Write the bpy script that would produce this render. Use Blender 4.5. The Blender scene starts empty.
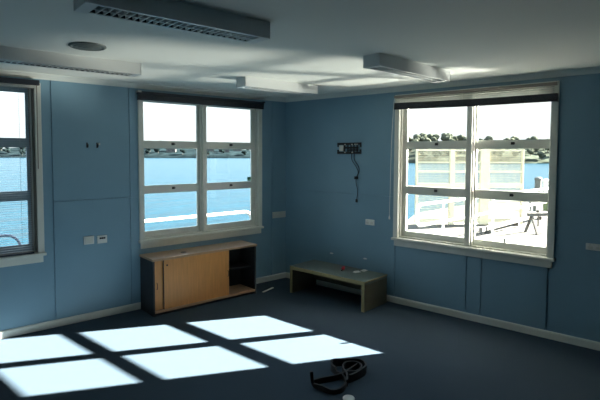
import bpy, bmesh, math, random
from mathutils import Vector, Matrix
random.seed(7)
SC = bpy.context.scene
COL = SC.collection
V = Vector

# ------------------------------------------------------------------ materials
def mat(name, col, rough=0.6, metal=0.0, spec=0.5, noise=0.0, nscale=20.0, bump=0.0, bscale=200.0, stretch=None, detail=4):
    m = bpy.data.materials.new(name); m.use_nodes = True
    nt = m.node_tree; b = nt.nodes['Principled BSDF']
    b.inputs['Base Color'].default_value = (*col, 1); b.inputs['Roughness'].default_value = rough
    b.inputs['Metallic'].default_value = metal; b.inputs['Specular IOR Level'].default_value = spec
    if noise or bump:
        tc = nt.nodes.new('ShaderNodeTexCoord'); mp = nt.nodes.new('ShaderNodeMapping')
        nt.links.new(tc.outputs['Object'], mp.inputs['Vector'])
        if stretch: mp.inputs['Scale'].default_value = stretch
    if noise:
        n = nt.nodes.new('ShaderNodeTexNoise'); n.inputs['Scale'].default_value = nscale; n.inputs['Detail'].default_value = detail
        nt.links.new(mp.outputs[0], n.inputs['Vector'])
        r = nt.nodes.new('ShaderNodeValToRGB')
        r.color_ramp.elements[0].position = .3; r.color_ramp.elements[1].position = .7
        r.color_ramp.elements[0].color = (*[c * (1 - noise) for c in col], 1)
        r.color_ramp.elements[1].color = (*[min(1, c * (1 + noise)) for c in col], 1)
        nt.links.new(n.outputs['Fac'], r.inputs['Fac']); nt.links.new(r.outputs['Color'], b.inputs['Base Color'])
    if bump:
        n2 = nt.nodes.new('ShaderNodeTexNoise'); n2.inputs['Scale'].default_value = bscale; n2.inputs['Detail'].default_value = 3
        nt.links.new(mp.outputs[0], n2.inputs['Vector'])
        bp = nt.nodes.new('ShaderNodeBump'); bp.inputs['Strength'].default_value = bump; bp.inputs['Distance'].default_value = .01
        nt.links.new(n2.outputs['Fac'], bp.inputs['Height']); nt.links.new(bp.outputs['Normal'], b.inputs['Normal'])
    return m

M = {}
M['wall'] = mat('blue_paint', (.205, .35, .445), .45, noise=.04, nscale=1.5, bump=.03, bscale=60)
M['ceil'] = mat('ceiling_paint', (.72, .74, .69), .8)
M['trim'] = mat('cream_gloss_paint', (.74, .74, .67), .35, noise=.03, nscale=6)
M['sash_blue'] = mat('blue_grey_sash', (.28, .37, .43), .4)  # darker blue-grey, on the far left window's sashes only
M['jamb_brown'] = mat('brownish_jamb', (.30, .27, .22), .5)  # darker brown, on the far left window's jamb and beads only
M['carpet'] = mat('carpet_pile', (.048, .071, .095), 1.0, spec=.1, noise=.08, nscale=260, bump=.25, bscale=420)
M['beech'] = mat('beech_laminate', (.62, .275, .082), .4, noise=.10, nscale=9, stretch=(6, 6, .5), detail=6)
M['topwood'] = mat('worn_wood_top', (.44, .27, .16), .3, noise=.12, nscale=8, stretch=(.6, 6, 6), detail=6)
M['black'] = mat('black_melamine', (.016, .017, .020), .5, noise=.1, nscale=10)
M['blackplastic'] = mat('black_plastic', (.012, .012, .014), .4)
M['strap'] = mat('black_webbing', (.012, .011, .013), .7, bump=.3, bscale=300)
M['tabwood'] = mat('pale_oak_edge', (.33, .27, .13), .5, noise=.1, nscale=8, stretch=(5, 5, 5))
M['tabtop'] = mat('grey_green_laminate', (.105, .135, .12), .4, noise=.06, nscale=5)
M['tabside'] = mat('brown_grey_laminate', (.11, .095, .06), .5, noise=.08, nscale=7)
M['white'] = mat('white_plastic', (.74, .74, .70), .4)
M['offwhite'] = mat('ivory_plastic', (.62, .62, .56), .4)
M['paper'] = mat('paper', (.8, .8, .78), .8)
M['red'] = mat('red_plastic', (.45, .012, .025), .4)
M['housing'] = mat('white_enamel_steel', (.66, .68, .67), .35)
M['reflect'] = mat('louvre_reflector', (.09, .09, .095), .35, metal=.3)  # dark tint stands in for the unlit tray mirroring the floor
M['tube'] = mat('fluorescent_tube_glass', (.75, .76, .75), .3)
M['vent'] = mat('grey_vent_metal', (.12, .14, .13), .6)
M['blind_dark'] = mat('navy_blind', (.012, .016, .026), .45)
M['blind_pale'] = mat('pale_blind_slat', (.46, .48, .46), .45)
M['blind_tan'] = mat('tan_headrail', (.30, .26, .22), .45)
M['blind_grey'] = mat('grey_blind_slat', (.45, .48, .49), .45)
M['latch'] = mat('dark_latch_metal', (.03, .03, .03), .4, metal=.6)
M['green'] = mat('green_sticker', (.07, .30, .17), .5)
M['cord'] = mat('white_cord', (.7, .7, .66), .7)
M['pipe'] = mat('white_painted_pipe', (.62, .60, .53), .5)
M['greypipe'] = mat('mauve_grey_pipe', (.22, .215, .26), .5)
M['deck'] = mat('pale_concrete_deck', (.062, .057, .045), .95, noise=.35, nscale=1.6, detail=8)
M['creamwood'] = mat('cream_timber', (.62, .53, .35), .7, noise=.08, nscale=6)
M['wire'] = mat('cream_wire', (.46, .40, .26), .6)
M['darkwood'] = mat('weathered_timber', (.075, .066, .055), .8, noise=.2, nscale=6)
M['bollard'] = mat('grey_bollard_paint', (.10, .105, .09), .6)
M['yellow'] = mat('yellow_bin', (.45, .33, .06), .5)
M['leafgreen'] = mat('dull_green_bin', (.10, .13, .06), .6)
M['trunk'] = mat('tree_bark', (.10, .075, .055), .9)
M['crownA'] = mat('hazy_grey_green_leaves', (.007, .0115, .0115), 1.0, spec=0, noise=.5, nscale=1.2)
M['crownB'] = mat('olive_leaves', (.062, .068, .050), 1.0, spec=0, noise=.5, nscale=1.0)
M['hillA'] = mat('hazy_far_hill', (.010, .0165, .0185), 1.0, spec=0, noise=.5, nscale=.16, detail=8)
M['hillB'] = mat('green_near_hill', (.045, .052, .040), 1.0, spec=0, noise=.5, nscale=.15, detail=8)
M['sand'] = mat('shore_sand', (.06, .052, .04), 1.0, spec=0)
M['housewall'] = mat('pale_house_wall', (.10, .095, .09), .9, spec=0)
M['houseroof'] = mat('brown_tiled_roof', (.020, .017, .015), .9, spec=0)
M['housewin'] = mat('house_window_dark', (.03, .035, .04), .2)
M['ext'] = mat('outside_cladding', (.45, .45, .42), .8)

def glass_mat():
    m = bpy.data.materials.new('window_glass'); m.use_nodes = True; nt = m.node_tree; nt.nodes.clear()
    o = nt.nodes.new('ShaderNodeOutputMaterial'); mx = nt.nodes.new('ShaderNodeMixShader')
    t = nt.nodes.new('ShaderNodeBsdfTransparent'); t.inputs['Color'].default_value = (.94, .96, .955, 1)
    g = nt.nodes.new('ShaderNodeBsdfGlossy'); g.inputs['Roughness'].default_value = 0.02
    f = nt.nodes.new('ShaderNodeFresnel'); f.inputs['IOR'].default_value = 1.3
    nt.links.new(f.outputs[0], mx.inputs[0]); nt.links.new(t.outputs[0], mx.inputs[1]); nt.links.new(g.outputs[0], mx.inputs[2])
    nt.links.new(mx.outputs[0], o.inputs['Surface']); return m
M['glass'] = glass_mat()

def water_mat():
    m = bpy.data.materials.new('harbour_water'); m.use_nodes = True; nt = m.node_tree
    b = nt.nodes['Principled BSDF']
    b.inputs['Base Color'].default_value = (.003, .026, .041, 1); b.inputs['Roughness'].default_value = .25
    b.inputs['IOR'].default_value = 1.15; b.inputs['Specular IOR Level'].default_value = .3
    tc = nt.nodes.new('ShaderNodeTexCoord'); mp = nt.nodes.new('ShaderNodeMapping')
    mp.inputs['Rotation'].default_value = (0, 0, math.radians(38)); mp.inputs['Scale'].default_value = (.35, 1.0, 1)
    nt.links.new(tc.outputs['Object'], mp.inputs['Vector'])
    n = nt.nodes.new('ShaderNodeTexNoise'); n.inputs['Scale'].default_value = .55; n.inputs['Detail'].default_value = 6
    nt.links.new(mp.outputs[0], n.inputs['Vector'])
    bp = nt.nodes.new('ShaderNodeBump'); bp.inputs['Strength'].default_value = .3; bp.inputs['Distance'].default_value = .70
    nt.links.new(n.outputs['Fac'], bp.inputs['Height']); nt.links.new(bp.outputs['Normal'], b.inputs['Normal'])
    # ripples faded out in an unseen patch beside the wharf, shaped for the glint
    ds = nt.nodes.new('ShaderNodeVectorMath'); ds.operation = 'DISTANCE'; ds.inputs[1].default_value = (10, -9, WZ)
    nt.links.new(tc.outputs['Object'], ds.inputs[0])
    mr = nt.nodes.new('ShaderNodeMapRange'); mr.inputs['From Min'].default_value = 9; mr.inputs['From Max'].default_value = 20
    mr.inputs['To Min'].default_value = 0; mr.inputs['To Max'].default_value = .8
    nt.links.new(ds.outputs['Value'], mr.inputs['Value']); nt.links.new(mr.outputs[0], bp.inputs['Strength'])
    return m
WZ = -2.2
M['water'] = water_mat()

# ------------------------------------------------------------------ mesh helpers
class Fr:
    """wall frame: u along the wall, v into the room, z up"""
    def __init__(s, o, u, n): s.o = V(o); s.u = V(u); s.n = V(n)
    def w(s, u, v, z): return s.o + s.u * u + s.n * v + V((0, 0, z))
ID = Fr((0, 0, 0), (1, 0, 0), (0, 1, 0))

def box(bm, fr, u0, u1, v0, v1, z0, z1):
    p = [bm.verts.new(fr.w(u, v, z)) for z in (z0, z1) for (u, v) in ((u0, v0), (u1, v0), (u1, v1), (u0, v1))]
    for f in ((0, 3, 2, 1), (4, 5, 6, 7), (0, 1, 5, 4), (1, 2, 6, 5), (2, 3, 7, 6), (3, 0, 4, 7)):
        bm.faces.new([p[i] for i in f])

def prism(bm, poly, z0, z1):
    a = [bm.verts.new((x, y, z0)) for x, y in poly]; b = [bm.verts.new((x, y, z1)) for x, y in poly]
    n = len(poly); bm.faces.new(a[::-1]); bm.faces.new(b)
    for i in range(n): bm.faces.new((a[i], a[(i + 1) % n], b[(i + 1) % n], b[i]))

def bar(bm, a, b, w, h):
    """square bar from a to b"""
    a, b = V(a), V(b); d = (b - a).normalized()
    up = V((0, 0, 1)) if abs(d.z) < .95 else V((1, 0, 0))
    s = d.cross(up).normalized(); t = s.cross(d).normalized()
    q = [bm.verts.new(c + s * i * w / 2 + t * j * h / 2) for c in (a, b) for i, j in ((-1, -1), (1, -1), (1, 1), (-1, 1))]
    for f in ((0, 3, 2, 1), (4, 5, 6, 7), (0, 1, 5, 4), (1, 2, 6, 5), (2, 3, 7, 6), (3, 0, 4, 7)):
        bm.faces.new([q[i] for i in f])

def tube(bm, pts, r, seg=8, closed=False):
    pts = [V(p) for p in pts]; n = len(pts); rings = []
    prev = None
    for i, p in enumerate(pts):
        a = pts[(i - 1) % n] if (closed or i > 0) else p
        b = pts[(i + 1) % n] if (closed or i < n - 1) else p
        d = (b - a).normalized()
        if prev is None:
            s = d.cross(V((0, 0, 1)))
            if s.length < .05: s = d.cross(V((1, 0, 0)))
        else: s = prev - d * prev.dot(d)
        s.normalize(); prev = s; t = s.cross(d)
        rings.append([bm.verts.new(p + (s * math.cos(k * 2 * math.pi / seg) + t * math.sin(k * 2 * math.pi / seg)) * r) for k in range(seg)])
    m = n if closed else n - 1
    for i in range(m):
        A, B = rings[i], rings[(i + 1) % n]
        for k in range(seg): bm.faces.new((A[k], A[(k + 1) % seg], B[(k + 1) % seg], B[k]))
    if not closed: bm.faces.new(rings[0][::-1]); bm.faces.new(rings[-1])

def ribbon(bm, pts, th, zs):
    """a strap on edge: path in plan, zs = (z0,z1) for every point"""
    n = len(pts); R = []
    for i, (x, y) in enumerate(pts):
        a = V((*pts[max(0, i - 1)], 0)); b = V((*pts[min(n - 1, i + 1)], 0)); d = (b - a).normalized()
        s = V((-d.y, d.x, 0)) * th / 2; p = V((x, y, 0)); z0, z1 = zs[i]
        R.append([bm.verts.new(p + s * k + V((0, 0, z))) for k, z in ((-1, z0), (1, z0), (1, z1), (-1, z1))])
    for i in range(n - 1):
        for k in range(4): bm.faces.new((R[i][k], R[i][(k + 1) % 4], R[i + 1][(k + 1) % 4], R[i + 1][k]))
    bm.faces.new(R[0][::-1]); bm.faces.new(R[-1])

def smooth_path(P, k=4):
    out = []
    n = len(P)
    for i in range(n - 1):
        p0, p1, p2, p3 = (V(P[max(0, i - 1)]), V(P[i]), V(P[i + 1]), V(P[min(n - 1, i + 2)]))
        for j in range(k):
            t = j / k
            out.append(.5 * ((2 * p1) + (p2 - p0) * t + (2 * p0 - 5 * p1 + 4 * p2 - p3) * t * t + (3 * p1 - p0 - 3 * p2 + p3) * t ** 3))
    out.append(V(P[-1])); return out

def lathe(bm, prof, c, seg=32):
    """profile (r,z) around a vertical axis at c"""
    R = []
    for r, z in prof:
        if r < 1e-6: R.append([bm.verts.new((c[0], c[1], c[2] + z))])
        else: R.append([bm.verts.new((c[0] + r * math.cos(2 * math.pi * k / seg), c[1] + r * math.sin(2 * math.pi * k / seg), c[2] + z)) for k in range(seg)])
    for A, B in zip(R, R[1:]):
        for k in range(seg):
            f = [A[k % len(A)], A[(k + 1) % len(A)], B[(k + 1) % len(B)], B[k % len(B)]]
            f2 = []
            for v in f:
                if v not in f2: f2.append(v)
            if len(f2) > 2: bm.faces.new(f2)

def obj(name, bm, m, parent=None, bevel=0, smooth=False):
    bmesh.ops.recalc_face_normals(bm, faces=bm.faces)
    me = bpy.data.meshes.new(name); bm.to_mesh(me); bm.free()
    if smooth:
        for p in me.polygons: p.use_smooth = True
    o = bpy.data.objects.new(name, me); COL.objects.link(o)
    for x in (m if isinstance(m, (list, tuple)) else [m]): me.materials.append(x)
    if parent is not None:
        o.parent = parent; o.matrix_parent_inverse = Matrix.Translation(parent.location).inverted() if parent.type == 'EMPTY' and parent.parent is None else Matrix.Identity(4)
    if bevel:
        b = o.modifiers.new('bevel', 'BEVEL'); b.width = bevel; b.segments = 2; b.limit_method = 'ANGLE'
    return o

def tag(o, label=None, cat=None, group=None, kind=None):
    if label: o['label'] = label
    if cat: o['category'] = cat
    if group: o['group'] = group
    if kind: o['kind'] = kind
    return o

def thing(name, loc, label=None, cat=None, group=None, kind=None):
    o = bpy.data.objects.new(name, None); o.empty_display_size = .1; COL.objects.link(o); o.location = loc
    return tag(o, label, cat, group, kind)

def B(): return bmesh.new()
def bx(*a, fr=ID):
    bm = B(); box(bm, fr, *a); return bm

# ------------------------------------------------------------------ room shell
TH = .15320
RU = V((math.sin(.15354), -math.cos(.15354), 0))           # along the right wall, away from the corner
RN = V((-RU.y * -1, 0, 0)); RN = V((RU.y, -RU.x, 0))       # into the room
FB = Fr((0, 0, 0), (1, 0, 0), (0, -1, 0))                  # back wall: u = x
FR_ = Fr((0, 0, 0), RU, RN)                                # right wall: u = distance from the corner
HC = 2.545; WT = .14
XL = -6.0; SR = 7.2
WIN_Z0, WIN_Z1 = .775, 2.435
OPN = .05                                                  # casing overlap

def wall(name, fr, u0, u1, openings, gu=(), gz=(), gaps=None, label=None):
    """backing plus lining sheets with real open joints"""
    gaps = gaps or {}
    us = sorted(set([u0, u1] + [o[0] for o in openings] + [o[1] for o in openings] + [g[0] for g in gu]))
    zs = sorted(set([0, HC + .02] + [o[2] for o in openings] + [o[3] for o in openings] + [g[0] for g in gz]))
    bm = B()
    def inside(u, z): return any(o[0] < u < o[1] and o[2] < z < o[3] for o in openings)
    for a, b in zip(us, us[1:]):
        for c, d in zip(zs, zs[1:]):
            mu, mz = (a + b) / 2, (c + d) / 2
            if inside(mu, mz): continue
            box(bm, fr, a, b, -WT, -.012, c, d)
            def g(val, lst, m):
                for e in lst:
                    if abs(e[0] - val) < 1e-6 and e[2] <= m <= e[3]: return e[1] / 2
                return 0
            box(bm, fr, a + g(a, gu, mz), b - g(b, gu, mz), -.012, 0, c + g(c, gz, mu), d - g(d, gz, mu))
    o = obj(name, bm, M['wall']); tag(o, label, 'wall', kind='structure'); return o

WIN = {1: (FB, -2.18, 1.738), 2: (FR_, 1.70, 1.685), 3: (FB, -4.91, 1.738)}
def opening(n):
    fr, u0, w = WIN[n]; return (u0 + OPN, u0 + w - OPN, WIN_Z0, WIN_Z1)

G = .008
wb = wall('wall_back', FB, XL, 0.0, [opening(1), opening(3)],
     gu=[(-3.08, .011, 0, 3), (-2.28, .006, 0, 3), (-.255, .010, 0, 3)],
     gz=[(1.285, .008, -3.12, -2.2), (1.285, .005, -.45, 0)], label='blue panelled wall with the sea view windows')
wr = wall('wall_right', FR_, 0, SR, [opening(2)],
     gu=[(1.72, .010, 0, .7), (2.565, .013, 0, .7), (2.72, .011, 0, .7), (3.34, .022, 0, .7)],
     gz=[(1.27, .007, 0, 1.74), (1.255, .007, 3.36, 9)], label='blue panelled wall with the wharf view window')
PR = RU * SR
FLft = Fr((XL, 0, 0), (0, -1, 0), (1, 0, 0)); FFr = Fr((XL, PR.y, 0), (1, 0, 0), (0, 1, 0))
wall('wall_left', FLft, 0, -PR.y, [], label='blue side wall')
wall('wall_front', FFr, 0, PR.x - XL, [], label='blue wall behind the viewer')
poly = [(XL - .14, .14), (.16, .14), (PR.x + .2, PR.y - .14), (XL - .14, PR.y - .14)]
bm = B(); prism(bm, poly, -.12, 0); tag(obj('floor', bm, M['carpet']), 'dark blue grey carpet', 'floor', kind='structure')
bm = B(); prism(bm, poly, HC, HC + .12); tag(obj('ceiling', bm, M['ceil']), 'flat off-white ceiling', 'ceiling', kind='structure')

def along(name, prof, m, kind='trim', label=None, first='back'):
    """profile (d,z) run along one wall with the corner mitred"""
    bm = B(); k = .8574
    A, C = [], []
    for d, z in prof:
        C.append(bm.verts.new((-k * d, -d, z)))
        if first == 'back': A.append(bm.verts.new((XL, -d, z)))
        else: A.append(bm.verts.new(RU * SR + RN * d + V((0, 0, z))))
    n = len(prof)
    for i in range(n): bm.faces.new((A[i], A[(i + 1) % n], C[(i + 1) % n], C[i]))
    bm.faces.new(A); bm.faces.new(C)
    o = obj(name, bm, m); tag(o, label, kind, kind='structure')
cove = [(0, HC + .01), (0, 2.497), (.008, 2.497), (.014, 2.509), (.035, 2.524), (.060, 2.535), (.080, 2.538), (.082, HC + .01)]
along('trim_1', cove, M['ceil'], 'trim', 'cove cornice along the back wall')
along('trim_2', cove, M['ceil'], 'trim', 'cove cornice along the right wall', 'right')
skirt = [(0, 0), (.018, 0), (.018, .060), (.012, .073), (0, .073)]
along('baseboard_back', skirt, M['trim'], 'baseboard', 'cream skirting board under the back wall')
along('baseboard_right', skirt, M['trim'], 'baseboard', 'cream skirting board under the right wall', 'right')

# ------------------------------------------------------------------ windows
def make_window(n, label, sticker=False, add_peg=False):
    fr, u0, W = WIN[n]
    root = thing('window_%d' % n, fr.w(u0 + W / 2, 0, .7), label, 'window', kind='structure')
    T = M['trim']; TS = M['sash_blue'] if n == 3 else T; TJ = M['jamb_brown'] if n == 3 else T; X = lambda u: u0 + u
    s = (W - .135 - .095 - .11) / 2
    a0, a1 = .095, .095 + .692; b0, b1 = a1 + .137, W - .122
    if n == 2: a0, a1, b0, b1 = .122, .808, .920, 1.610
    mid = (a1 + b0) / 2
    cw = .058
    # casing
    for q, (p0, p1, z0, z1) in enumerate([(0, cw, .785, 2.46), (W - cw, W, .785, 2.46), (cw, W - cw, 2.405, 2.46)]):
        obj('architrave', bx(X(p0), X(p1), 0, .022, z0, z1, fr=fr), T, root, .003)
    # jamb lining
    bm = B()
    box(bm, fr, X(.044), X(cw), -WT - .01, 0, .785, 2.43); box(bm, fr, X(W - cw), X(W - .044), -WT - .01, 0, .785, 2.43)
    box(bm, fr, X(cw), X(W - cw), -WT - .01, 0, 2.405, 2.43)
    box(bm, fr, X(cw), X(W - cw), -WT - .03, -.02, .755, .80)
    obj('jamb', bm, TJ, root)
    bm = B()
    for u in (cw, W - cw - .014): box(bm, fr, X(u), X(u + .014), -.050, -.022, .80, 2.405)
    for u in (mid - .040, mid + .026): box(bm, fr, X(u), X(u + .014), -.050, -.022, .80, 2.405)
    obj('stop_bead', bm, TJ, root)
    obj('mullion', bx(X(mid - .026), X(mid + .026), -WT, .004, .80, 2.405, fr=fr), T, root, .002)
    obj('sill', bx(X(-.012), X(W + .012), -.02, .048, .757, .786, fr=fr), T, root, .005)
    obj('apron', bx(X(.012), X(W - .012), 0, .018, .688, .757, fr=fr), T, root, .003)
    # sashes: three rows by two
    rows = [(.868, 1.305, .800, 1.352, -.066), (1.400, 1.830, 1.352, 1.876, -.060), (1.920, 2.362, 1.876, 2.405, -.068)]
    cols = [(a0, a1, cw, mid - .026), (b0, b1, mid + .026, W - cw)]
    if n == 3:                                             # this one has a deeper stepped jamb and narrow stiles
        cols[1] = (b0, b1, mid + .026, b1 + .026)
        for q, v0 in enumerate((-.11, -.085, -.055)):
            obj('stop_bead', bx(X(b1 + .026 + q * .012), X(W - cw), v0, v0 + .035, .80, 2.405, fr=fr), TJ if q != 1 else T, root, .003)
    for ci, (g0, g1, f0, f1) in enumerate(cols):
        for ri, (z0, z1, f2, f3, v) in enumerate(rows):
            bm = B(); vb = v - .024
            box(bm, fr, X(f0), X(g0), vb, v, f2, f3); box(bm, fr, X(g1), X(f1), vb, v, f2, f3)
            box(bm, fr, X(g0), X(g1), vb, v, f2, z0); box(bm, fr, X(g0), X(g1), vb, v, z1, f3)
            sh = obj('sash', bm, TS, root)
            obj('pane', bx(X(g0 - .004), X(g1 + .004), v - .014, v - .010, z0 - .004, z1 + .004, fr=fr), M['glass'], sh)
            if ri < 2:
                c = (g0 + g1) / 2 + (.015 if ci == 0 else .01); bm = B()
                box(bm, fr, X(c - .016), X(c + .016), v - .002, v + .014, f3 - .006, f3 + .022)
                box(bm, fr, X(c - .006), X(c + .024), v + .014, v + .022, f3 + .002, f3 + .014)
                obj('latch', bm, M['latch'], sh)
            if add_peg and ci == 1 and ri == 0:  # small peg added to cast the notch in the floor's sun patch
                bm = B(); c = 1.225
                box(bm, fr, X(c - .012), X(c + .012), v - .004, v + .010, .86, .912); obj('notch_shadow_peg', bm, T, sh)
            if sticker and ci == 1 and ri == 1:
                st = obj('sticker', bx(X(g1 - .062), X(g1 - .004), v - .010, v - .0085, z0 + .004, z0 + .058, fr=fr), M['green'], sh)
                st['label'] = 'small square green sticker in the corner of the pane'
    return root
make_window(1, 'cream timber window facing the open water, above the credenza', sticker=True)
make_window(2, 'cream timber window looking out over the sunlit wharf', add_peg=True)
make_window(3, 'window cut off by the left edge behind a lowered blind')

# ------------------------------------------------------------------ blinds
fr, u0, W = WIN[1]
bl = thing('venetian_blind', fr.w(u0 + W / 2, .02, 2.38), 'dark navy blind fully raised above the sea window over the credenza', 'blind')
X = lambda u: u0 + u
obj('headrail', bx(X(-.02), X(W - .005), .023, .075, 2.425, 2.462, fr=fr), M['blind_dark'], bl, .003)
bm = B()
for k in range(9): box(bm, fr, X(-.015), X(W - .01), .026, .072, 2.381 + k * .0048, 2.3845 + k * .0048)
obj('slat_stack', bm, M['blind_dark'], bl)
obj('bottom_rail', bx(X(-.018), X(W - .008), .025, .073, 2.368, 2.380, fr=fr), M['blind_dark'], bl, .003)
obj('bracket', bx(X(-.024), X(.015), .022, .082, 2.448, 2.468, fr=fr), M['offwhite'], bl)
obj('bracket', bx(X(W - .03), X(W + .004), .022, .082, 2.448, 2.468, fr=fr), M['blind_dark'], bl)

fr, u0, W = WIN[2]
bl = thing('venetian_blind', fr.w(u0 + W / 2, .02, 2.30), 'pale blind half gathered at the top of the wharf window with a dark slat bundle', 'blind')
Y = lambda u: u0 + u
obj('headrail', bx(Y(.012), Y(W - .012), .023, .068, 2.418, 2.446, fr=fr), M['blind_tan'], bl, .003)
bm = B()
for k in range(4):
    z = 2.404 - k * .019
    p = [fr.w(Y(.035), .034, z + .008), fr.w(Y(W - .035), .034, z + .008), fr.w(Y(W - .035), .056, z - .008), fr.w(Y(.035), .056, z - .008)]
    q = [c + V((0, 0, .0012)) for c in p]
    vs = [bm.verts.new(c) for c in p + q]
    for f in ((0, 3, 2, 1), (4, 5, 6, 7), (0, 1, 5, 4), (1, 2, 6, 5), (2, 3, 7, 6), (3, 0, 4, 7)): bm.faces.new([vs[i] for i in f])
sl = obj('slats', bm, M['blind_pale'], bl); sl['label'] = 'pale open slats under the headrail'
bm = B()
def tilt(bm, z0, z1, v0, v1):
    for (ua, ub, da, db) in ((.006, .92, .022, .002), (.92, W - .006, .002, .0)):
        vs = [bm.verts.new(fr.w(Y(u), v, z + d)) for z in (z0, z1) for u, v, d in ((ua, v0, da), (ub, v0, db), (ub, v1, db), (ua, v1, da))]
        for f in ((0, 3, 2, 1), (4, 5, 6, 7), (0, 1, 5, 4), (1, 2, 6, 5), (2, 3, 7, 6), (3, 0, 4, 7)): bm.faces.new([vs[i] for i in f])
for k in range(12): tilt(bm, 2.280 + k * .0052, 2.2842 + k * .0052, .024, .066)
ss = obj('slat_stack', bm, M['blind_dark'], bl); ss['label'] = 'dark gathered bundle of slats'
bm = B(); tilt(bm, 2.268, 2.2795, .022, .068); obj('bottom_rail', bm, M['blind_dark'], bl)
for u in (.16, .80, .98, W - .24):
    bm = B(); tube(bm, [fr.w(Y(u), .033, 2.42), fr.w(Y(u), .033, 2.33), fr.w(Y(u), .058, 2.33), fr.w(Y(u), .058, 2.42)], .002, 5); obj('ladder_cord', bm, M['cord'], bl)
bm = B(); P = [fr.w(Y(.018), .040, 2.42), fr.w(Y(.016), .075, 2.36), fr.w(Y(-.015), .06, 1.9), fr.w(Y(-.030), .045, 1.44), fr.w(Y(-.042), .035, 1.045)]
tube(bm, smooth_path(P, 5), .0035, 6); cd = obj('pull_cord', bm, M['cord'], bl)
e = P[-1]; bm = B(); lathe(bm, [(0, .0), (.006, -.004), (.010, -.03), (.011, -.045), (0, -.05)], e, 12); obj('cord_bob', bm, M['white'], cd, smooth=True)

fr, u0, W = WIN[3]
bl = thing('venetian_blind', fr.w(u0 + W / 2, .02, 1.4), 'thin slatted blind lowered over the window at the far left', 'blind')
Z = lambda u: u0 + u
obj('headrail', bx(Z(-.01), Z(W - .018), .023, .068, 2.430, 2.478, fr=fr), M['blind_dark'], bl, .003)
bm = B()
for k in range(74):
    z = 2.415 - k * .0218
    p = [fr.w(Z(.03), .035, z + .0006), fr.w(Z(W - .105), .035, z + .0006), fr.w(Z(W - .105), .049, z - .0002), fr.w(Z(.03), .049, z - .0002)]
    vs = [bm.verts.new(c) for c in p + [c + V((0, 0, .0010)) for c in p]]
    for f in ((0, 3, 2, 1), (4, 5, 6, 7), (0, 1, 5, 4), (1, 2, 6, 5), (2, 3, 7, 6), (3, 0, 4, 7)): bm.faces.new([vs[i] for i in f])
obj('slats', bm, M['blind_grey'], bl)
obj('bottom_rail', bx(Z(.026), Z(W - .10), .028, .056, .792, .806, fr=fr), M['blind_dark'], bl, .002)
for u in (.2, .85, W - .2):
    bm = B(); tube(bm, [fr.w(Z(u), .029, 2.43), fr.w(Z(u), .029, .80), fr.w(Z(u), .055, .80), fr.w(Z(u), .055, 2.43)], .0007, 5)
    obj('ladder_cord', bm, M['blind_grey'], bl)
bm = B(); tube(bm, [fr.w(Z(W - .045), .060, 2.43), fr.w(Z(W - .045), .052, 1.62)], .005, 8); obj('tilt_wand', bm, M['blind_tan'], bl)

# ------------------------------------------------------------------ wall fittings
def plate(fr, u0, u1, z0, z1, label, parts, name='power_outlet', cat='outlet', m='white', group=None):
    r = thing(name, fr.w((u0 + u1) / 2, 0, z0), label, cat, group)
    obj('face_plate', bx(u0, u1, 0, .011, z0, z1, fr=fr), M[m], r, .003)
    for (nm, a, b, c, d, mm) in parts:
        W_, H_ = u1 - u0, z1 - z0
        obj(nm, bx(u0 + a * W_, u0 + b * W_, .0105, .014, z0 + c * H_, z0 + d * H_, fr=fr), M[mm], r)
    return r
sock = [('socket', .12, .40, .22, .58, 'offwhite'), ('socket', .60, .88, .22, .58, 'offwhite'), ('switch', .20, .30, .70, .88, 'offwhite'), ('switch', .70, .80, .70, .88, 'offwhite')]
plate(FB, -2.790, -2.684, .810, .896, 'plain white blank plate, left of the pair below the wall hooks', [('cover', .12, .88, .15, .85, 'offwhite')], 'wall_plate', 'plate')
plate(FB, -2.651, -2.546, .806, .890, 'white plate with dark switch slots, right of the pair below the wall hooks', [('slot', .22, .40, .55, .76, 'blackplastic'), ('slot', .42, .60, .55, .76, 'blackplastic'), ('slot', .62, .80, .55, .76, 'blackplastic')], 'wall_plate', 'plate')
plate(FB, -.250, -.135, .872, .958, 'white double outlet right of the sea window, left of two side by side', sock, m='offwhite')
plate(FB, -.128, -.014, .872, .958, 'white double outlet right of the sea window, tucked in the room corner', sock, m='offwhite')
plate(FR_, 1.315, 1.440, .896, .966, 'white double outlet above the coffee table end', sock)
plate(FR_, 3.640, 3.775, .905, .966, 'white double outlet right of the wharf window', sock)

for (u, lab, mm) in ((-2.736, 'bare dark wall hook, left one of two above the plates', 'latch'), (-2.633, 'wall hook with a pale tip, right one of two above the plates', 'latch')):
    r = thing('wall_hook', FB.w(u, 0, 1.84), lab, 'hook')
    obj('hook_plate', bx(u - .007, u + .007, 0, .004, 1.83, 1.885, fr=FB), M[mm], r)
    bm = B(); tube(bm, smooth_path([FB.w(u, .002, 1.85), FB.w(u, .020, 1.838), FB.w(u, .032, 1.848), FB.w(u, .034, 1.868)], 4), .0055, 8); obj('hook_arm', bm, M[mm], r, smooth=True)
    if u > -2.7:
        obj('hook_tip', bx(u + .008, u + .024, .0, .03, 1.86, 1.882, fr=FB), M['offwhite'], r)

for u, z in ((.80, .462), (1.312, .468)):
    bm = B(); lathe(bm, [(0, 0), (1, 0), (1, 1)], (0, 0, 0), 4); bm.clear()
    pts = [(-.028, -.006), (-.01, -.012), (.022, -.008), (.030, .004), (.008, .010), (-.02, .007)]
    a = [bm.verts.new(FR_.w(u + p, .0002, z + q)) for p, q in pts]; b = [bm.verts.new(FR_.w(u + p * .9, .0018, z + q * .9)) for p, q in pts]
    bm.faces.new(b)
    for i in range(6): bm.faces.new((a[i], a[(i + 1) % 6], b[(i + 1) % 6], b[i]))
    o = obj('filler_patch', bm, M['paper'], wr); o['label'] = 'small pale patch of wall filler above the coffee table'

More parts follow.
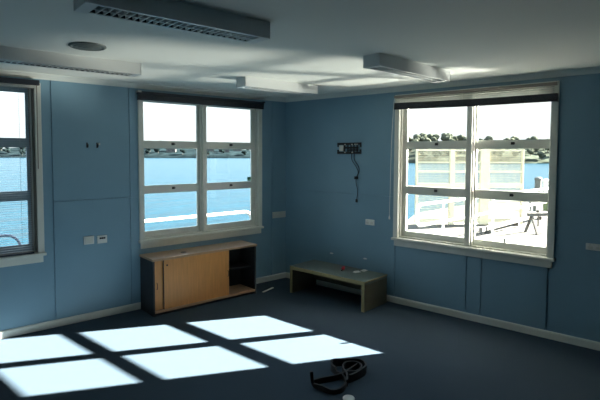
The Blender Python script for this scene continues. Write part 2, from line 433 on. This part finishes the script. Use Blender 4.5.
# television bracket with hanging cables
br = thing('wall_bracket', FR_.w(1.065, 0, 1.77), 'black open metal television bracket screwed to the blue wall', 'bracket')
bm = B()
box(bm, FR_, .887, 1.242, .004, .018, 1.886, 1.915); box(bm, FR_, .887, 1.242, .004, .018, 1.772, 1.800)
box(bm, FR_, .887, .905, .002, .016, 1.800, 1.825); box(bm, FR_, .887, .902, .002, .016, 1.862, 1.886)
box(bm, FR_, 1.222, 1.242, .002, .016, 1.800, 1.830); box(bm, FR_, 1.226, 1.242, .002, .016, 1.858, 1.886)
obj('frame', bm, M['blackplastic'], br, .002)
bm = B()
for a, b in ((.985, 1.003), (1.038, 1.052), (1.085, 1.10), (1.128, 1.142), (1.175, 1.19)): box(bm, FR_, a, b, .004, .012, 1.800, 1.886)
box(bm, FR_, .985, 1.20, .005, .011, 1.838, 1.862); box(bm, FR_, 1.06, 1.20, .004, .009, 1.812, 1.832)
obj('cross_bar', bm, M['blackplastic'], br)
o = obj('backing_plate', bx(.918, .978, .002, .012, 1.808, 1.880, fr=FR_), M['offwhite'], br); o['label'] = 'pale plate at the left of the bracket'
for u, z in ((1.000, 1.888), (1.105, 1.888), (1.150, 1.890), (1.178, 1.890), (1.000, 1.790), (1.11, 1.790)):
    obj('screw', bx(u, u + .018, .0175, .022, z - .006, z + .010, fr=FR_), M['offwhite'], br)
cb = thing('hanging_cable', FR_.w(1.185, .01, 1.18), 'thin black cable with plug dangling under the television bracket', 'cable')
for du, sw in ((1.108, .0), (1.145, .028)):
    bm = B(); tube(bm, smooth_path([FR_.w(du, .012, 1.80), FR_.w(du + .004, .016, 1.70), FR_.w(1.17 + sw * 1.4, .016, 1.62), FR_.w(1.205 + sw * .4, .014, 1.55), FR_.w(1.185, .014, 1.485)], 5), .0045, 6); obj('upper_wire', bm, M['blackplastic'], cb, smooth=True)
bm = B(); box(bm, FR_, 1.158, 1.200, .002, .032, 1.455, 1.492); box(bm, FR_, 1.148, 1.165, .008, .022, 1.46, 1.474); obj('plug', bm, M['blackplastic'], cb, .005)
bm = B(); tube(bm, smooth_path([FR_.w(1.172, .012, 1.46), FR_.w(1.176, .012, 1.40), FR_.w(1.198, .012, 1.32), FR_.w(1.196, .012, 1.26), FR_.w(1.184, .012, 1.20)], 5), .0035, 6); obj('lower_wire', bm, M['blackplastic'], cb, smooth=True)
bm = B(); box(bm, FR_, 1.172, 1.196, .004, .020, 1.165, 1.205); obj('connector', bm, M['blackplastic'], cb, .004)

# ------------------------------------------------------------------ ceiling fittings
def fixture(cx, cy, L, W, ang, label):
    r = thing('ceiling_light', (cx, cy, HC), label, 'ceiling light', 'fluorescent lights on the ceiling')
    F = Fr((cx, cy, 0), (math.cos(ang), math.sin(ang), 0), (-math.sin(ang), math.cos(ang), 0))
    z0, z1 = 2.450, HC; x0, x1, y0, y1 = -L / 2, L / 2, -W / 2, W / 2
    bm = B()
    box(bm, F, x0, x1, y0, y1, z1 - .012, z1)
    box(bm, F, x0, x1, y0, y0 + .006, z0, z1 - .012); box(bm, F, x0, x1, y1 - .006, y1, z0, z1 - .012)
    obj('housing', bm, M['housing'], r)
    for a, b in ((x0, x0 + .006), (x1 - .006, x1)):
        obj('end_cap', bx(a - .001, b + .001, y0, y1, z0 - .001, z1 - .001, fr=F), M['housing'], r)
    bm = B()
    box(bm, F, x0 + .006, x1 - .006, y0 + .006, y0 + .020, z0, z0 + .004); box(bm, F, x0 + .006, x1 - .006, y1 - .020, y1 - .006, z0, z0 + .004)
    box(bm, F, x0 + .006, x0 + .06, y0 + .020, y1 - .020, z0, z0 + .004); box(bm, F, x1 - .06, x1 - .006, y0 + .020, y1 - .020, z0, z0 + .004)
    box(bm, F, x0 + .06, x1 - .06, -.004, .004, z0, z0 + .035)
    n = 25; l = x1 - x0 - .12
    for k in range(n + 1):
        xx = x0 + .06 + l * k / n
        box(bm, F, xx - .0035, xx + .0035, y0 + .018, y1 - .018, z0 + .001, z0 + .034)
    obj('louvre', bm, M['housing'], r)
    bm = B(); box(bm, F, x0 + .04, x1 - .04, y0 + .012, y1 - .012, z0 + .066, z0 + .072)
    box(bm, F, x0 + .04, x1 - .04, y0 + .010, y0 + .014, z0 + .006, z0 + .066); box(bm, F, x0 + .04, x1 - .04, y1 - .014, y1 - .010, z0 + .006, z0 + .066)
    obj('reflector', bm, M['reflect'], r)
    bm = B(); tube(bm, [F.w(x0 + .02, 0, z0 + .052), F.w(x1 - .02, 0, z0 + .052)], .008, 8); obj('fluorescent_tube', bm, M['tube'], r)
    return r
fixture(-3.108, -2.812, 1.05, .175, -.005, 'grey louvred fluorescent light overhead at the top left, nearest the viewer')
fixture(-3.215, -1.10, 1.15, .165, -.01, 'louvred fluorescent light along the ceiling at the left edge')
fixture(-1.065, -1.14, 1.00, .16, -.01, 'small bright-edged fluorescent light on the ceiling above the sea window')
fixture(-.873, -2.67, 1.12, .155, .07, 'white boxed fluorescent light on the ceiling in front of the wharf window')

r = thing('ceiling_vent', (-3.21, -1.58, HC), 'round dark grey vent set in the ceiling at left', 'vent')
bm = B(); lathe(bm, [(.128, 0), (.128, -.006), (.120, -.012), (.104, -.012), (.100, 0)], (-3.21, -1.58, HC), 40); obj('rim', bm, M['vent'], r, smooth=True)
bm = B()
lathe(bm, [(0, -.020), (.03, -.020), (.034, -.017), (.060, -.017), (.064, -.014), (.088, -.014), (.092, -.010), (.110, -.010), (.112, 0)], (-3.21, -1.58, HC), 40)
obj('diffuser_cone', bm, M['vent'], r)

# ------------------------------------------------------------------ credenza
CF = Fr((-2.185, -.365, 0), (1, 0, 0), (0, 1, 0))      # u along the front, v back towards the wall
CW, CD, CH = 1.385, .343, .630
cz = thing('credenza', (-2.185 + CW / 2, -.365 + CD / 2, 0), 'low beech and black sideboard with sliding doors under the sea window', 'cabinet')
obj('top', bx(-.008, CW + .012, -.008, CD, CH - .024, CH, fr=CF), M['topwood'], cz, .003)
obj('side_panel', bx(0, .020, 0, CD - .005, 0, CH - .024, fr=CF), M['black'], cz, .001)
obj('side_panel', bx(CW - .020, CW, 0, CD - .005, 0, CH - .024, fr=CF), M['black'], cz, .001)
obj('back_panel', bx(.020, CW - .020, CD - .020, CD - .008, .03, CH - .024, fr=CF), M['black'], cz)
obj('plinth', bx(.020, CW - .020, .02, .05, 0, .030, fr=CF), M['black'], cz)
o = obj('bottom_shelf', bx(.020, CW - .020, -.004, CD - .020, .030, .054, fr=CF), M['topwood'], cz, .002); o['label'] = 'brown bottom board'
obj('divider', bx(.965, .981, .045, CD - .020, .054, CH - .024, fr=CF), M['black'], cz)
obj('inner_shelf', bx(.981, CW - .020, .09, CD - .020, .33, .348, fr=CF), M['black'], cz)
d2 = obj('sliding_door', bx(.022, .50, .024, .040, .056, CH - .027, fr=CF), M['beech'], cz, .001)
d1 = obj('sliding_door', bx(.122, .978, .004, .020, .056, CH - .027, fr=CF), M['beech'], cz, .001)
def pull(u, v, par):
    bm = B(); tube(bm, smooth_path([CF.w(u, v, .290), CF.w(u, v - .016, .296), CF.w(u, v - .018, .325), CF.w(u, v - .016, .354), CF.w(u, v, .360)], 3), .004, 8); obj('handle', bm, M['blackplastic'], par, smooth=True)
pull(.052, .024, d2); pull(.958, .004, d1)
bm = B(); box(bm, CF, .158, .176, -.002, .006, .535, .553); obj('lock', bm, M['blackplastic'], d1, .003)
edge = obj('door_edge', bx(.122, .130, .003, .0205, .056, CH - .027, fr=CF), M['blackplastic'], d1); edge['label'] = 'dark edge strip of the front door'
bm = B(); lathe(bm, [(0, .0035), (.022, .0035), (.034, .002), (.036, 0)], CF.w(.44, .14, CH), 20); obj('cable_grommet', bm, M['blackplastic'], cz)

# ------------------------------------------------------------------ coffee table
a = 1.700
TF = Fr((-.295, -1.712, 0), (math.cos(a), math.sin(a), 0), (math.sin(a), -math.cos(a), 0))
TL, TD, THt = 1.115, .485, .345
tb = thing('coffee_table', TF.w(TL / 2, TD / 2, 0), 'low slab-sided coffee table with a grey top against the wall', 'table')
obj('end_panel', bx(0, .038, 0, TD, 0, THt - .042, fr=TF), M['tabside'], tb, .002)
obj('end_panel', bx(TL - .038, TL, 0, TD, 0, THt - .042, fr=TF), M['tabside'], tb, .002)
bm = B(); box(bm, TF, 0, .038, -.004, 0, 0, THt - .042); box(bm, TF, TL - .038, TL, -.004, 0, 0, THt - .042); box(bm, TF, 0, TL, -.004, 0, THt - .042, THt - .001)
box(bm, TF, -.004, 0, -.004, TD, THt - .016, THt - .001); box(bm, TF, TL, TL + .004, -.004, TD, THt - .016, THt - .001)
o = obj('edge_banding', bm, M['tabwood'], tb); o['label'] = 'pale wood edging'
o = obj('tabletop', bx(0, TL, 0, TD, THt - .042, THt, fr=TF), M['tabtop'], tb, .001)
obj('stretcher', bx(.038, TL - .038, TD - .06, TD - .04, .10, THt - .042, fr=TF), M['tabside'], tb)

bm = B(); c = V((-.06, -1.165, THt))
r = thing('plastic_clip', c, 'small red plastic clip lying on the coffee table', 'clip')
tube(bm, [c + V((-.035, -.03, .014)), c + V((.0, .0, .018)), c + V((.06, .035, .016))], .013, 8); box(bm, Fr(c, (.8, .6, 0), (-.6, .8, 0)), -.02, .05, -.02, .016, .004, .024); obj('body', bm, M['red'], r, .003)
bm = B(); tube(bm, [c + V((-.075, -.05, .009)), c + V((-.032, -.027, .012))], .008, 8); obj('tip', bm, M['blackplastic'], r)
def scrap(c, pts, h, label, m):
    bm = B(); a = [bm.verts.new((c[0] + x, c[1] + y, THt + .0008 + z)) for x, y, z in pts]; b = [bm.verts.new((c[0] + x, c[1] + y, THt + .0028 + z)) for x, y, z in pts]
    n = len(pts); bm.faces.new(a[::-1]); bm.faces.new(b)
    for i in range(n): bm.faces.new((a[i], a[(i + 1) % n], b[(i + 1) % n], b[i]))
    tag(obj('paper_scrap', bm, m), label, 'paper')
scrap((-.03, -1.352), [(-.05, -.03, 0), (.04, -.045, 0), (.055, .01, .006), (.01, .035, .003), (-.04, .02, 0)], 0, 'crumpled cream paper scrap beside the red clip on the coffee table', M['paper'])
scrap((.085, -1.375), [(-.04, -.035, 0), (.045, -.03, .004), (.04, .03, .009), (-.03, .03, 0)], 0, 'pale paper scrap nearest the wall on the coffee table', M['white'])

# ------------------------------------------------------------------ things on the carpet
p, q = V((-.713, -.393, 0)), V((-.487, -.316, 0)); d = (q - p).normalized()
bm = B(); box(bm, Fr(p, d, (-d.y, d.x, 0)), 0, (q - p).length, -.014, .014, .001, .009)
tag(obj('plastic_strip', bm, M['white'], bevel=.002), 'white plastic strip lying on the carpet beside the credenza', 'strip')

st = thing('webbing_strap', (-1.65, -2.62, 0), 'looped black strap lying on the carpet by the sunlit patch', 'strap')
P1 = [(-1.903, -2.585), (-1.895, -2.665), (-1.872, -2.735), (-1.800, -2.768), (-1.705, -2.728), (-1.645, -2.655), (-1.628, -2.560), (-1.600, -2.475), (-1.543, -2.437), (-1.450, -2.478), (-1.378, -2.556), (-1.366, -2.630), (-1.440, -2.690), (-1.545, -2.706), (-1.640, -2.700)]
pts = [(v.x, v.y) for v in smooth_path([(x, y, 0) for x, y in P1], 4)]
bm = B(); ribbon(bm, pts, .014, [(.001, .034 + (.026 if i > 24 else 0) + .010 * math.sin(i * .35) ** 2) for i in range(len(pts))]); obj('loop', bm, M['strap'], st)
P2 = [(-1.885, -2.560), (-1.800, -2.575), (-1.700, -2.610), (-1.600, -2.620), (-1.500, -2.600), (-1.410, -2.585)]
pts = [(v.x, v.y) for v in smooth_path([(x, y, 0) for x, y in P2], 4)]
bm = B(); ribbon(bm, pts, .012, [(.001, .046) for i in pts]); obj('loop', bm, M['strap'], st)
P3 = [(-1.700, -2.735), (-1.620, -2.660), (-1.560, -2.560), (-1.480, -2.520), (-1.410, -2.560), (-1.420, -2.640), (-1.520, -2.680), (-1.590, -2.640)]
pts = [(v.x, v.y) for v in smooth_path([(x, y, 0) for x, y in P3], 4)]
bm = B(); ribbon(bm, pts, .012, [(.001, .056) for i in pts]); obj('loop', bm, M['strap'], st)
bm = B(); tube(bm, smooth_path([(-1.898, -2.590, .010), (-1.905, -2.572, .030), (-1.908, -2.566, .070), (-1.911, -2.562, .118)], 4), .014, 8); obj('upright_end', bm, M['strap'], st, smooth=True)
c = (-1.832, -2.872, 0)
bm = B(); lathe(bm, [(0, .001), (.040, .001), (.043, .004), (.043, .012), (.040, .016), (.030, .017), (.028, .014), (0, .014)], c, 32)
tag(obj('jar_lid', bm, M['white'], smooth=False), 'round white plastic lid on the carpet in front of the black strap', 'lid')

# ------------------------------------------------------------------ outside
WZ = -2.2
bm = B(); prism(bm, [(-1500, -400), (900, -400), (1500, 1500), (-1500, 1500)], WZ - .3, WZ)
tag(obj('water', bm, M['water']), 'blue rippled harbour water', 'water', kind='structure')
bm = B(); prism(bm, [(XL - 1, .145), (.2, .145), (.5, 1.35), (XL - 1, 1.35)], -.38, -.22)
wk = tag(obj('walkway', bm, M['deck']), 'narrow walkway outside under the sea windows', 'walkway', kind='structure')
bm = B(); prism(bm, [(.45, -1.9), (.9, -.55), (1.2, .0), (5.0, 1.9), (8.0, 3.55), (9.6, 4.35), (24, 5.2), (32, 3.4), (11, -1.3), (6, -1.9)], -.55, -.25)
wd = tag(obj('wharf_deck', bm, M['deck']), 'pale sunlit concrete wharf', 'wharf', kind='structure')
for par, pl in ((wd, ((1.5, -1), (4, .8), (7.5, 2.6), (9.6, 3.8), (6, -1.2), (11, -.4), (16, 3.9), (22, 4.4), (16, 1.3), (24, 3))), (wk, ((-6, 1.15), (-4, 1.15), (-2, 1.15), (0, 1.15)))):
    for x, y in pl:
        bm = B(); tube(bm, [(x, y, WZ - .2), (x, y, -.42)], .13, 10); obj('pile', bm, M['darkwood'], par)

def arc(c, r, a0, a1, ax, n=6):
    return [V(c) + ax[0] * (r * math.cos(a0 + (a1 - a0) * k / n)) + ax[1] * (r * math.sin(a0 + (a1 - a0) * k / n)) for k in range(n + 1)]
EX, EZ = V((1, 0, 0)), V((0, 0, 1))
# rail seen through the sea window
r = thing('handrail', (-.9, 1.1, -.22), 'white tubular handrail outside the sea window with a rounded end', 'handrail')
bm = B(); pts = [V((-1.98, 1.1, -.22)), V((-1.98, 1.1, .70))] + arc((-1.86, 1.1, .71), .12, math.pi, math.pi / 2, (EX, EZ)) + arc((.06, 1.1, .70), .13, math.pi / 2, 0, (EX, EZ)) + [V((.19, 1.1, -.22))]
tube(bm, pts, .027, 10); obj('pipe', bm, M['pipe'], r, smooth=True)
bm = B(); tube(bm, [(-1.98, 1.1, .28), (.19, 1.1, .28)], .022, 8); obj('lower_pipe', bm, M['pipe'], r)
r = thing('handrail', (-4.2, 1.1, -.22), 'dull mauve handrail loop outside the far left window', 'handrail')
bm = B(); pts = [V((-6.2, 1.1, -.22)), V((-6.2, 1.1, .70))] + arc((-6.08, 1.1, .71), .12, math.pi, math.pi / 2, (EX, EZ)) + arc((-3.34, 1.1, .66), .16, math.pi / 2, 0, (EX, EZ)) + [V((-3.18, 1.1, -.22))]
tube(bm, pts, .016, 10); obj('pipe', bm, M['greypipe'], r, smooth=True)
bm = B(); tube(bm, [(-6.2, 1.1, .28), (-3.18, 1.1, .28)], .018, 8); obj('lower_pipe', bm, M['greypipe'], r)
# ramp rail seen through the wharf window
r = thing('handrail', (6, .13, -.25), 'white looped pipe rail running out along the wharf', 'handrail')
bm = B(); R_ = .12
pts = [V((9.6, .13, .84))] + arc((3.39 + R_, .13, .80 - R_), R_, math.pi / 2, math.pi, (EX, EZ)) + arc((3.39 + R_, .13, .39 + R_), R_, math.pi, 1.5 * math.pi, (EX, EZ)) + [V((9.6, .13, .48))]
tube(bm, pts, .030, 10); obj('pipe', bm, M['pipe'], r, smooth=True)
for x in (4.3, 6.4, 8.5):
    bm = B(); tube(bm, [(x, .13, -.25), (x, .13, .80 + (x - 3.4) * .006)], .026, 8); obj('post', bm, M['pipe'], r)
# mesh screen
A, C = V((7.22, 2.80, 0)), V((9.66, .87, 0)); d = (C - A); L = d.length; d.normalize(); FS = Fr((A.x, A.y, 0), d, (-d.y, d.x, 0))
sc_ = thing('mesh_screen', FS.w(L / 2, 0, -.25), 'cream timber framed wire mesh screen standing on the wharf', 'screen')
for u, w in ((0, .05), (.98, .14), (1.86, .26), (L - .05, .05)):
    obj('post', bx(u, u + w, -.04, .04, -.25, 1.90, fr=FS), M['creamwood'], sc_, .005)
for z, h in ((1.855, .05), (1.24, .05), (.80, .13), (-.17, .10), (1.52, .03)):
    obj('rail', bx(0, L, -.03, .03, z, z + h, fr=FS), M['creamwood'], sc_)
bm = B(); k = 0
while k * .034 < L:
    box(bm, FS, k * .034, k * .034 + .009, -.005, .005, -.2, 1.88); k += 1
k = 0
while k * .05 < 2.05:
    box(bm, FS, 0, L, -.006, .004, -.2 + k * .05, -.2 + k * .05 + .009); k += 1
obj('wire_mesh', bm, M['wire'], sc_)
# low timber kerb, bollards, bins, trestle
r = thing('timber_beam', (9, .5, -.25), 'long dark timber kerb beam lying across the wharf', 'beam')
bm = B(); bar(bm, (7.0, .72, -.12), (11.6, .98, -.08), .08, .10); obj('beam', bm, M['darkwood'], r)
for t in (.1, .5, .9):
    x = 7.0 + 4.6 * t; bm = B(); box(bm, ID, x - .06, x + .06, .72 + .26 * t - .07, .72 + .26 * t + .07, -.25, -.15); obj('chock', bm, M['darkwood'], r)
for (x, y, h, m, lab) in ((17.1, 3.42, 1.05, 'bollard', 'stout grey bollard at the far side of the wharf'), (17.6, 3.30, .95, 'pipe', 'white bollard beside the grey one on the wharf')):
    r = thing('bollard', (x, y, -.25), lab, 'bollard')
    bm = B(); lathe(bm, [(0, 0), (.16, 0), (.14, .05), (.13, h - .15), (.15, h - .13)], (x, y, -.25), 16); obj('shaft', bm, M[m], r)
    bm = B(); lathe(bm, [(0, h), (.09, h - .01), (.15, h - .06), (.15, h - .13), (0, h - .13)], (x, y, -.25), 16); obj('cap', bm, M[m], r)
for (x, y, m, lab) in ((13.4, 2.1, 'bollard', 'grey bin in the row on the wharf'), (13.8, 1.80, 'leafgreen', 'dull green bin in the row on the wharf'), (14.3, 1.45, 'yellow', 'yellow bin at the end of the row on the wharf')):
    r = thing('litter_bin', (x, y, -.25), lab, 'bin')
    bm = B(); lathe(bm, [(0, 0), (.10, 0), (.13, .30), (.12, .30), (0, .29)], (x, y, -.25), 14); obj('bin_body', bm, M[m], r)
    bm = B(); lathe(bm, [(0, .36), (.08, .345), (.135, .31), (.135, .295), (0, .295)], (x, y, -.25), 14); obj('bin_lid', bm, M[m], r)
tx, ty = 8.55, -.22
r = thing('trestle', (tx, ty, -.25), 'dark timber sawhorse trestle at the right of the wharf', 'trestle')
bm = B(); bar(bm, (tx - .45, ty + .28, .24), (tx + .45, ty - .28, .24), .07, .08); obj('top_beam', bm, M['darkwood'], r)
for s in (-1, 1):
    for k in (-1, 1):
        b0 = V((tx + s * .36, ty - s * .22, .22)); b1 = b0 + V((k * .12, k * .2, -.47)); bm = B(); bar(bm, b0, b1, .05, .05); obj('leg', bm, M['darkwood'], r)
r = thing('water_tap', (9.6, .40, -.25), 'dark standpipe tap on the wharf behind the trestle', 'tap')
bm = B(); tube(bm, [(9.6, .40, -.25), (9.6, .40, .14)], .025, 8); obj('standpipe', bm, M['darkwood'], r)
bm = B(); box(bm, ID, 9.54, 9.66, .36, .44, .12, .22); obj('valve', bm, M['darkwood'], r, .01)

# far shores
def shore(name, P0, P1, depth, ridge, m, seed, label):
    rnd = random.Random(seed); P0, P1 = V(P0), V(P1); u = (P1 - P0); L = u.length; u.normalize(); n = V((-u.y, u.x, 0))
    if n.dot(V((-4.3, -5.1, 0)) - P0) > 0: n = -n
    NU, NV = 70, 8; ph = [rnd.uniform(0, 6.28) for _ in range(4)]
    def hgt(t, w):
        prof = math.sin(min(1, w * 1.25) * math.pi / 2) ** .8
        return ridge * prof * (.80 + .13 * math.sin(t * 11 + ph[0]) + .08 * math.sin(t * 27 + ph[1]) + .04 * math.sin(t * 61 + ph[2]))
    bm = B(); g = []
    for i in range(NU + 1):
        row = []
        for j in range(NV + 1):
            t, w = i / NU, j / NV
            p = P0 + u * (t * L) + n * (w * depth + 2 * math.sin(t * 40)); row.append(bm.verts.new((p.x, p.y, WZ - .2 + (0 if j == 0 else .9 + hgt(t, w)))))
        g.append(row)
    for i in range(NU):
        for j in range(NV): bm.faces.new((g[i][j], g[i + 1][j], g[i + 1][j + 1], g[i][j + 1]))
    # close it underneath so that it is a solid hill
    lo = [[bm.verts.new((r_[k].co.x, r_[k].co.y, WZ - .6)) for k in (0, NV)] for r_ in g]
    for i in range(NU):
        bm.faces.new((g[i][0], lo[i][0], lo[i + 1][0], g[i + 1][0])); bm.faces.new((g[i][NV], g[i + 1][NV], lo[i + 1][1], lo[i][1]))
    o = obj(name, bm, m, smooth=True); tag(o, label, 'hill', kind='structure')
    return lambda t, w: (P0 + u * (t * L) + n * (w * depth) + V((0, 0, WZ + .6 + hgt(t, w))))
hA = shore('hill', (-130, 590, 0), (330, 225, 0), 120, 11.0, M['hillA'], 3, 'hazy low hill across the open water')
hB = shore('hill', (128, 141, 0), (300, 10, 0), 60, 9.6, M['hillB'], 5, 'green wooded hill across the water from the wharf')

def crown_mesh(seed, name):
    rnd = random.Random(seed); bm = B()
    for k in range(5):
        c = V((rnd.uniform(-.35, .35), rnd.uniform(-.35, .35), rnd.uniform(.35, .75))); s = rnd.uniform(.28, .42)
        r_ = bmesh.ops.create_icosphere(bm, subdivisions=2, radius=s)
        for v in r_['verts']:
            v.co *= 1 + rnd.uniform(-.16, .16); v.co.z *= .8; v.co += c
    me = bpy.data.meshes.new(name); bm.to_mesh(me); bm.free(); return me
def trunk_mesh():
    bm = B(); tube(bm, [(0, 0, -.15), (.01, 0, .25), (0, .02, .55)], .045, 6); me = bpy.data.meshes.new('trunk'); bm.to_mesh(me); bm.free(); return me
TRM = trunk_mesh(); TRM.materials.append(M['trunk'])
CRA = [crown_mesh(s, 'crown') for s in (1, 2, 3)]; CRB = [crown_mesh(s, 'crown') for s in (4, 5, 6)]
for c in CRA: c.materials.append(M['crownA'])
for c in CRB: c.materials.append(M['crownB'])
def tree(p, h, meshes, label, group, rnd):
    r = thing('tree', p, label, 'tree', group); r.scale = (h * rnd.uniform(.85, 1.0),) * 2 + (h,); r.rotation_euler.z = rnd.uniform(0, 6)
    for nm, me in (('trunk', TRM), ('crown', rnd.choice(meshes))):
        o = bpy.data.objects.new(nm, me); COL.objects.link(o); o.parent = r
rnd = random.Random(11)
TAKEN = []
def free(p, r):
    if any((p - q).length < r + R0 for q, R0 in TAKEN): return False
    TAKEN.append((V(p), r)); return True
def house(p, s, ang, label, group):
    r = thing('house', p, label, 'house', group); r.rotation_euler.z = ang; r.scale = (s, s, s)
    def ch(nm, bm, m):
        bmesh.ops.recalc_face_normals(bm, faces=bm.faces); me = bpy.data.meshes.new(nm); bm.to_mesh(me); bm.free(); me.materials.append(m); o = bpy.data.objects.new(nm, me); COL.objects.link(o); o.parent = r
    ch('wall', bx(-4, 4, -3, 3, -1.5, 3), M['housewall'])
    bm = B(); v = [bm.verts.new(c) for c in ((-4.4, -3.4, 3), (4.4, -3.4, 3), (4.4, 3.4, 3), (-4.4, 3.4, 3), (-4.2, 0, 4.8), (4.2, 0, 4.8))]
    for f in ((0, 1, 5, 4), (2, 3, 4, 5), (0, 4, 3), (1, 2, 5), (0, 3, 2, 1)): bm.faces.new([v[i] for i in f])
    ch('roof', bm, M['houseroof'])
    for x in (-2.4, 1.2): ch('window', bx(x, x + 1.4, -3.05, -2.95, .8, 2.1), M['housewin'])
ang = math.atan2(225 - 590, 330 + 130)
for k, t in enumerate((.44, .47, .615, .632, .650, .685, .705, .715, .727, .745)):
    p = hA(t, (.25, .4, .3, .5, .2, .45, .3, .55, .25, .4)[k])
    if free(p, 6): house(p - V((0, 0, .4)), rnd.uniform(.8, 1.1), ang + rnd.uniform(-.2, .2), 'tiny pale house among those on the shore across the open water', 'houses on the far shore')
for k, t in enumerate((.16, .30, .44)):
    p = hB(t, .45)
    if free(p, 3.5): house(p - V((0, 0, .2)), .5, math.atan2(-131, 172), ('pale house at the left end of the hill behind the wharf', 'pale house midway along the hill behind the wharf', 'pale house at the right on the hill behind the wharf')[k], None)
nt_ = 0
for k in range(3000):
    t, w = rnd.uniform(.38, .80), rnd.uniform(.05, .95); h = rnd.uniform(3.0, 5.2); p = hA(t, w)
    if nt_ < 100 and free(p, h * .66): nt_ += 1; tree(p, h, CRA, 'hazy grey-green tree among those on the shore across the open water', 'trees on the far shore', rnd)
nt_ = 0
for k in range(9000):
    t, w = rnd.uniform(.10, .60), rnd.uniform(.04, .55); h = rnd.uniform(2.6, 5.0)
    if k < 5000: w = rnd.uniform(.55, .98); h = rnd.uniform(3.2, 5.6)
    p = hB(t, w)
    if nt_ < (105 if k < 5000 else 150) and free(p, h * .66): nt_ += 1; tree(p, h, CRB, 'olive green tree among those on the hill behind the wharf', 'trees on the hill behind the wharf', rnd)

# ------------------------------------------------------------------ light
sun = bpy.data.lights.new('sun', 'SUN'); sun.energy = 74; sun.angle = math.radians(.53); sun.color = (1.0, .94, .85)
so = bpy.data.objects.new('sun', sun); COL.objects.link(so)
so.rotation_euler = V((.8145, -.3655, .4515)).to_track_quat('Z', 'Y').to_euler(); so.location = (30, -14, 16)
# added spot lamp, stands in for sun reflected off the water to the ceiling
gl = bpy.data.lights.new('glint_stand_in_spot', 'SPOT'); gl.energy = 5600; gl.color = (1.0, .96, .86); gl.shadow_soft_size = .42
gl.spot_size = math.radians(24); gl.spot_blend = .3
go = bpy.data.objects.new('glint_stand_in_spot', gl); COL.objects.link(go)
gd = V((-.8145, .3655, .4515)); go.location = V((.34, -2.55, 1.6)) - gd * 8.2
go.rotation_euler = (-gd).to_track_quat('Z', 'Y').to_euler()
w = bpy.data.worlds.new('sky'); SC.world = w; w.use_nodes = True; nt = w.node_tree
tc = nt.nodes.new('ShaderNodeTexCoord'); sx = nt.nodes.new('ShaderNodeSeparateXYZ'); rp = nt.nodes.new('ShaderNodeValToRGB')
nt.links.new(tc.outputs['Generated'], sx.inputs[0]); nt.links.new(sx.outputs['Z'], rp.inputs['Fac'])
rp.color_ramp.elements[0].position = 0; rp.color_ramp.elements[0].color = (.70, .74, .75, 1)
e = rp.color_ramp.elements[1]; e.position = 1; e.color = (1.1, 1.5, 2.1, 1)
e = rp.color_ramp.elements.new(.09); e.color = (.80, .86, .88, 1)
e = rp.color_ramp.elements.new(.30); e.color = (1.6, 1.85, 2.1, 1)
bg = nt.nodes['Background']; bg.inputs['Strength'].default_value = 1.0
nt.links.new(rp.outputs[0], bg.inputs['Color'])

# ------------------------------------------------------------------ camera
cam = bpy.data.cameras.new('camera'); co = bpy.data.objects.new('camera', cam); COL.objects.link(co)
R = Matrix(((.7709277, .0328393, -.6360756), (-.6369176, .0437325, -.7696905), (.0025411, .9985032, .0546305)))
co.matrix_world = Matrix.Translation((-4.32858, -5.11073, 1.776)) @ R.to_4x4()
cam.sensor_width = 36; cam.lens = 471.3446 / 600 * 36; cam.shift_x = 19.682 / 600; cam.shift_y = -20.751 / 600
cam.clip_start = .05; cam.clip_end = 4000
SC.camera = co
SC.view_settings.view_transform = 'Standard'; SC.view_settings.look = 'None'; SC.view_settings.gamma = 1; SC.view_settings.exposure = 0.8
SC.view_settings.use_curve_mapping = False
SC.cycles.max_bounces = 12; SC.cycles.diffuse_bounces = 8; SC.cycles.transparent_max_bounces = 16
SC.cycles.use_denoising = True
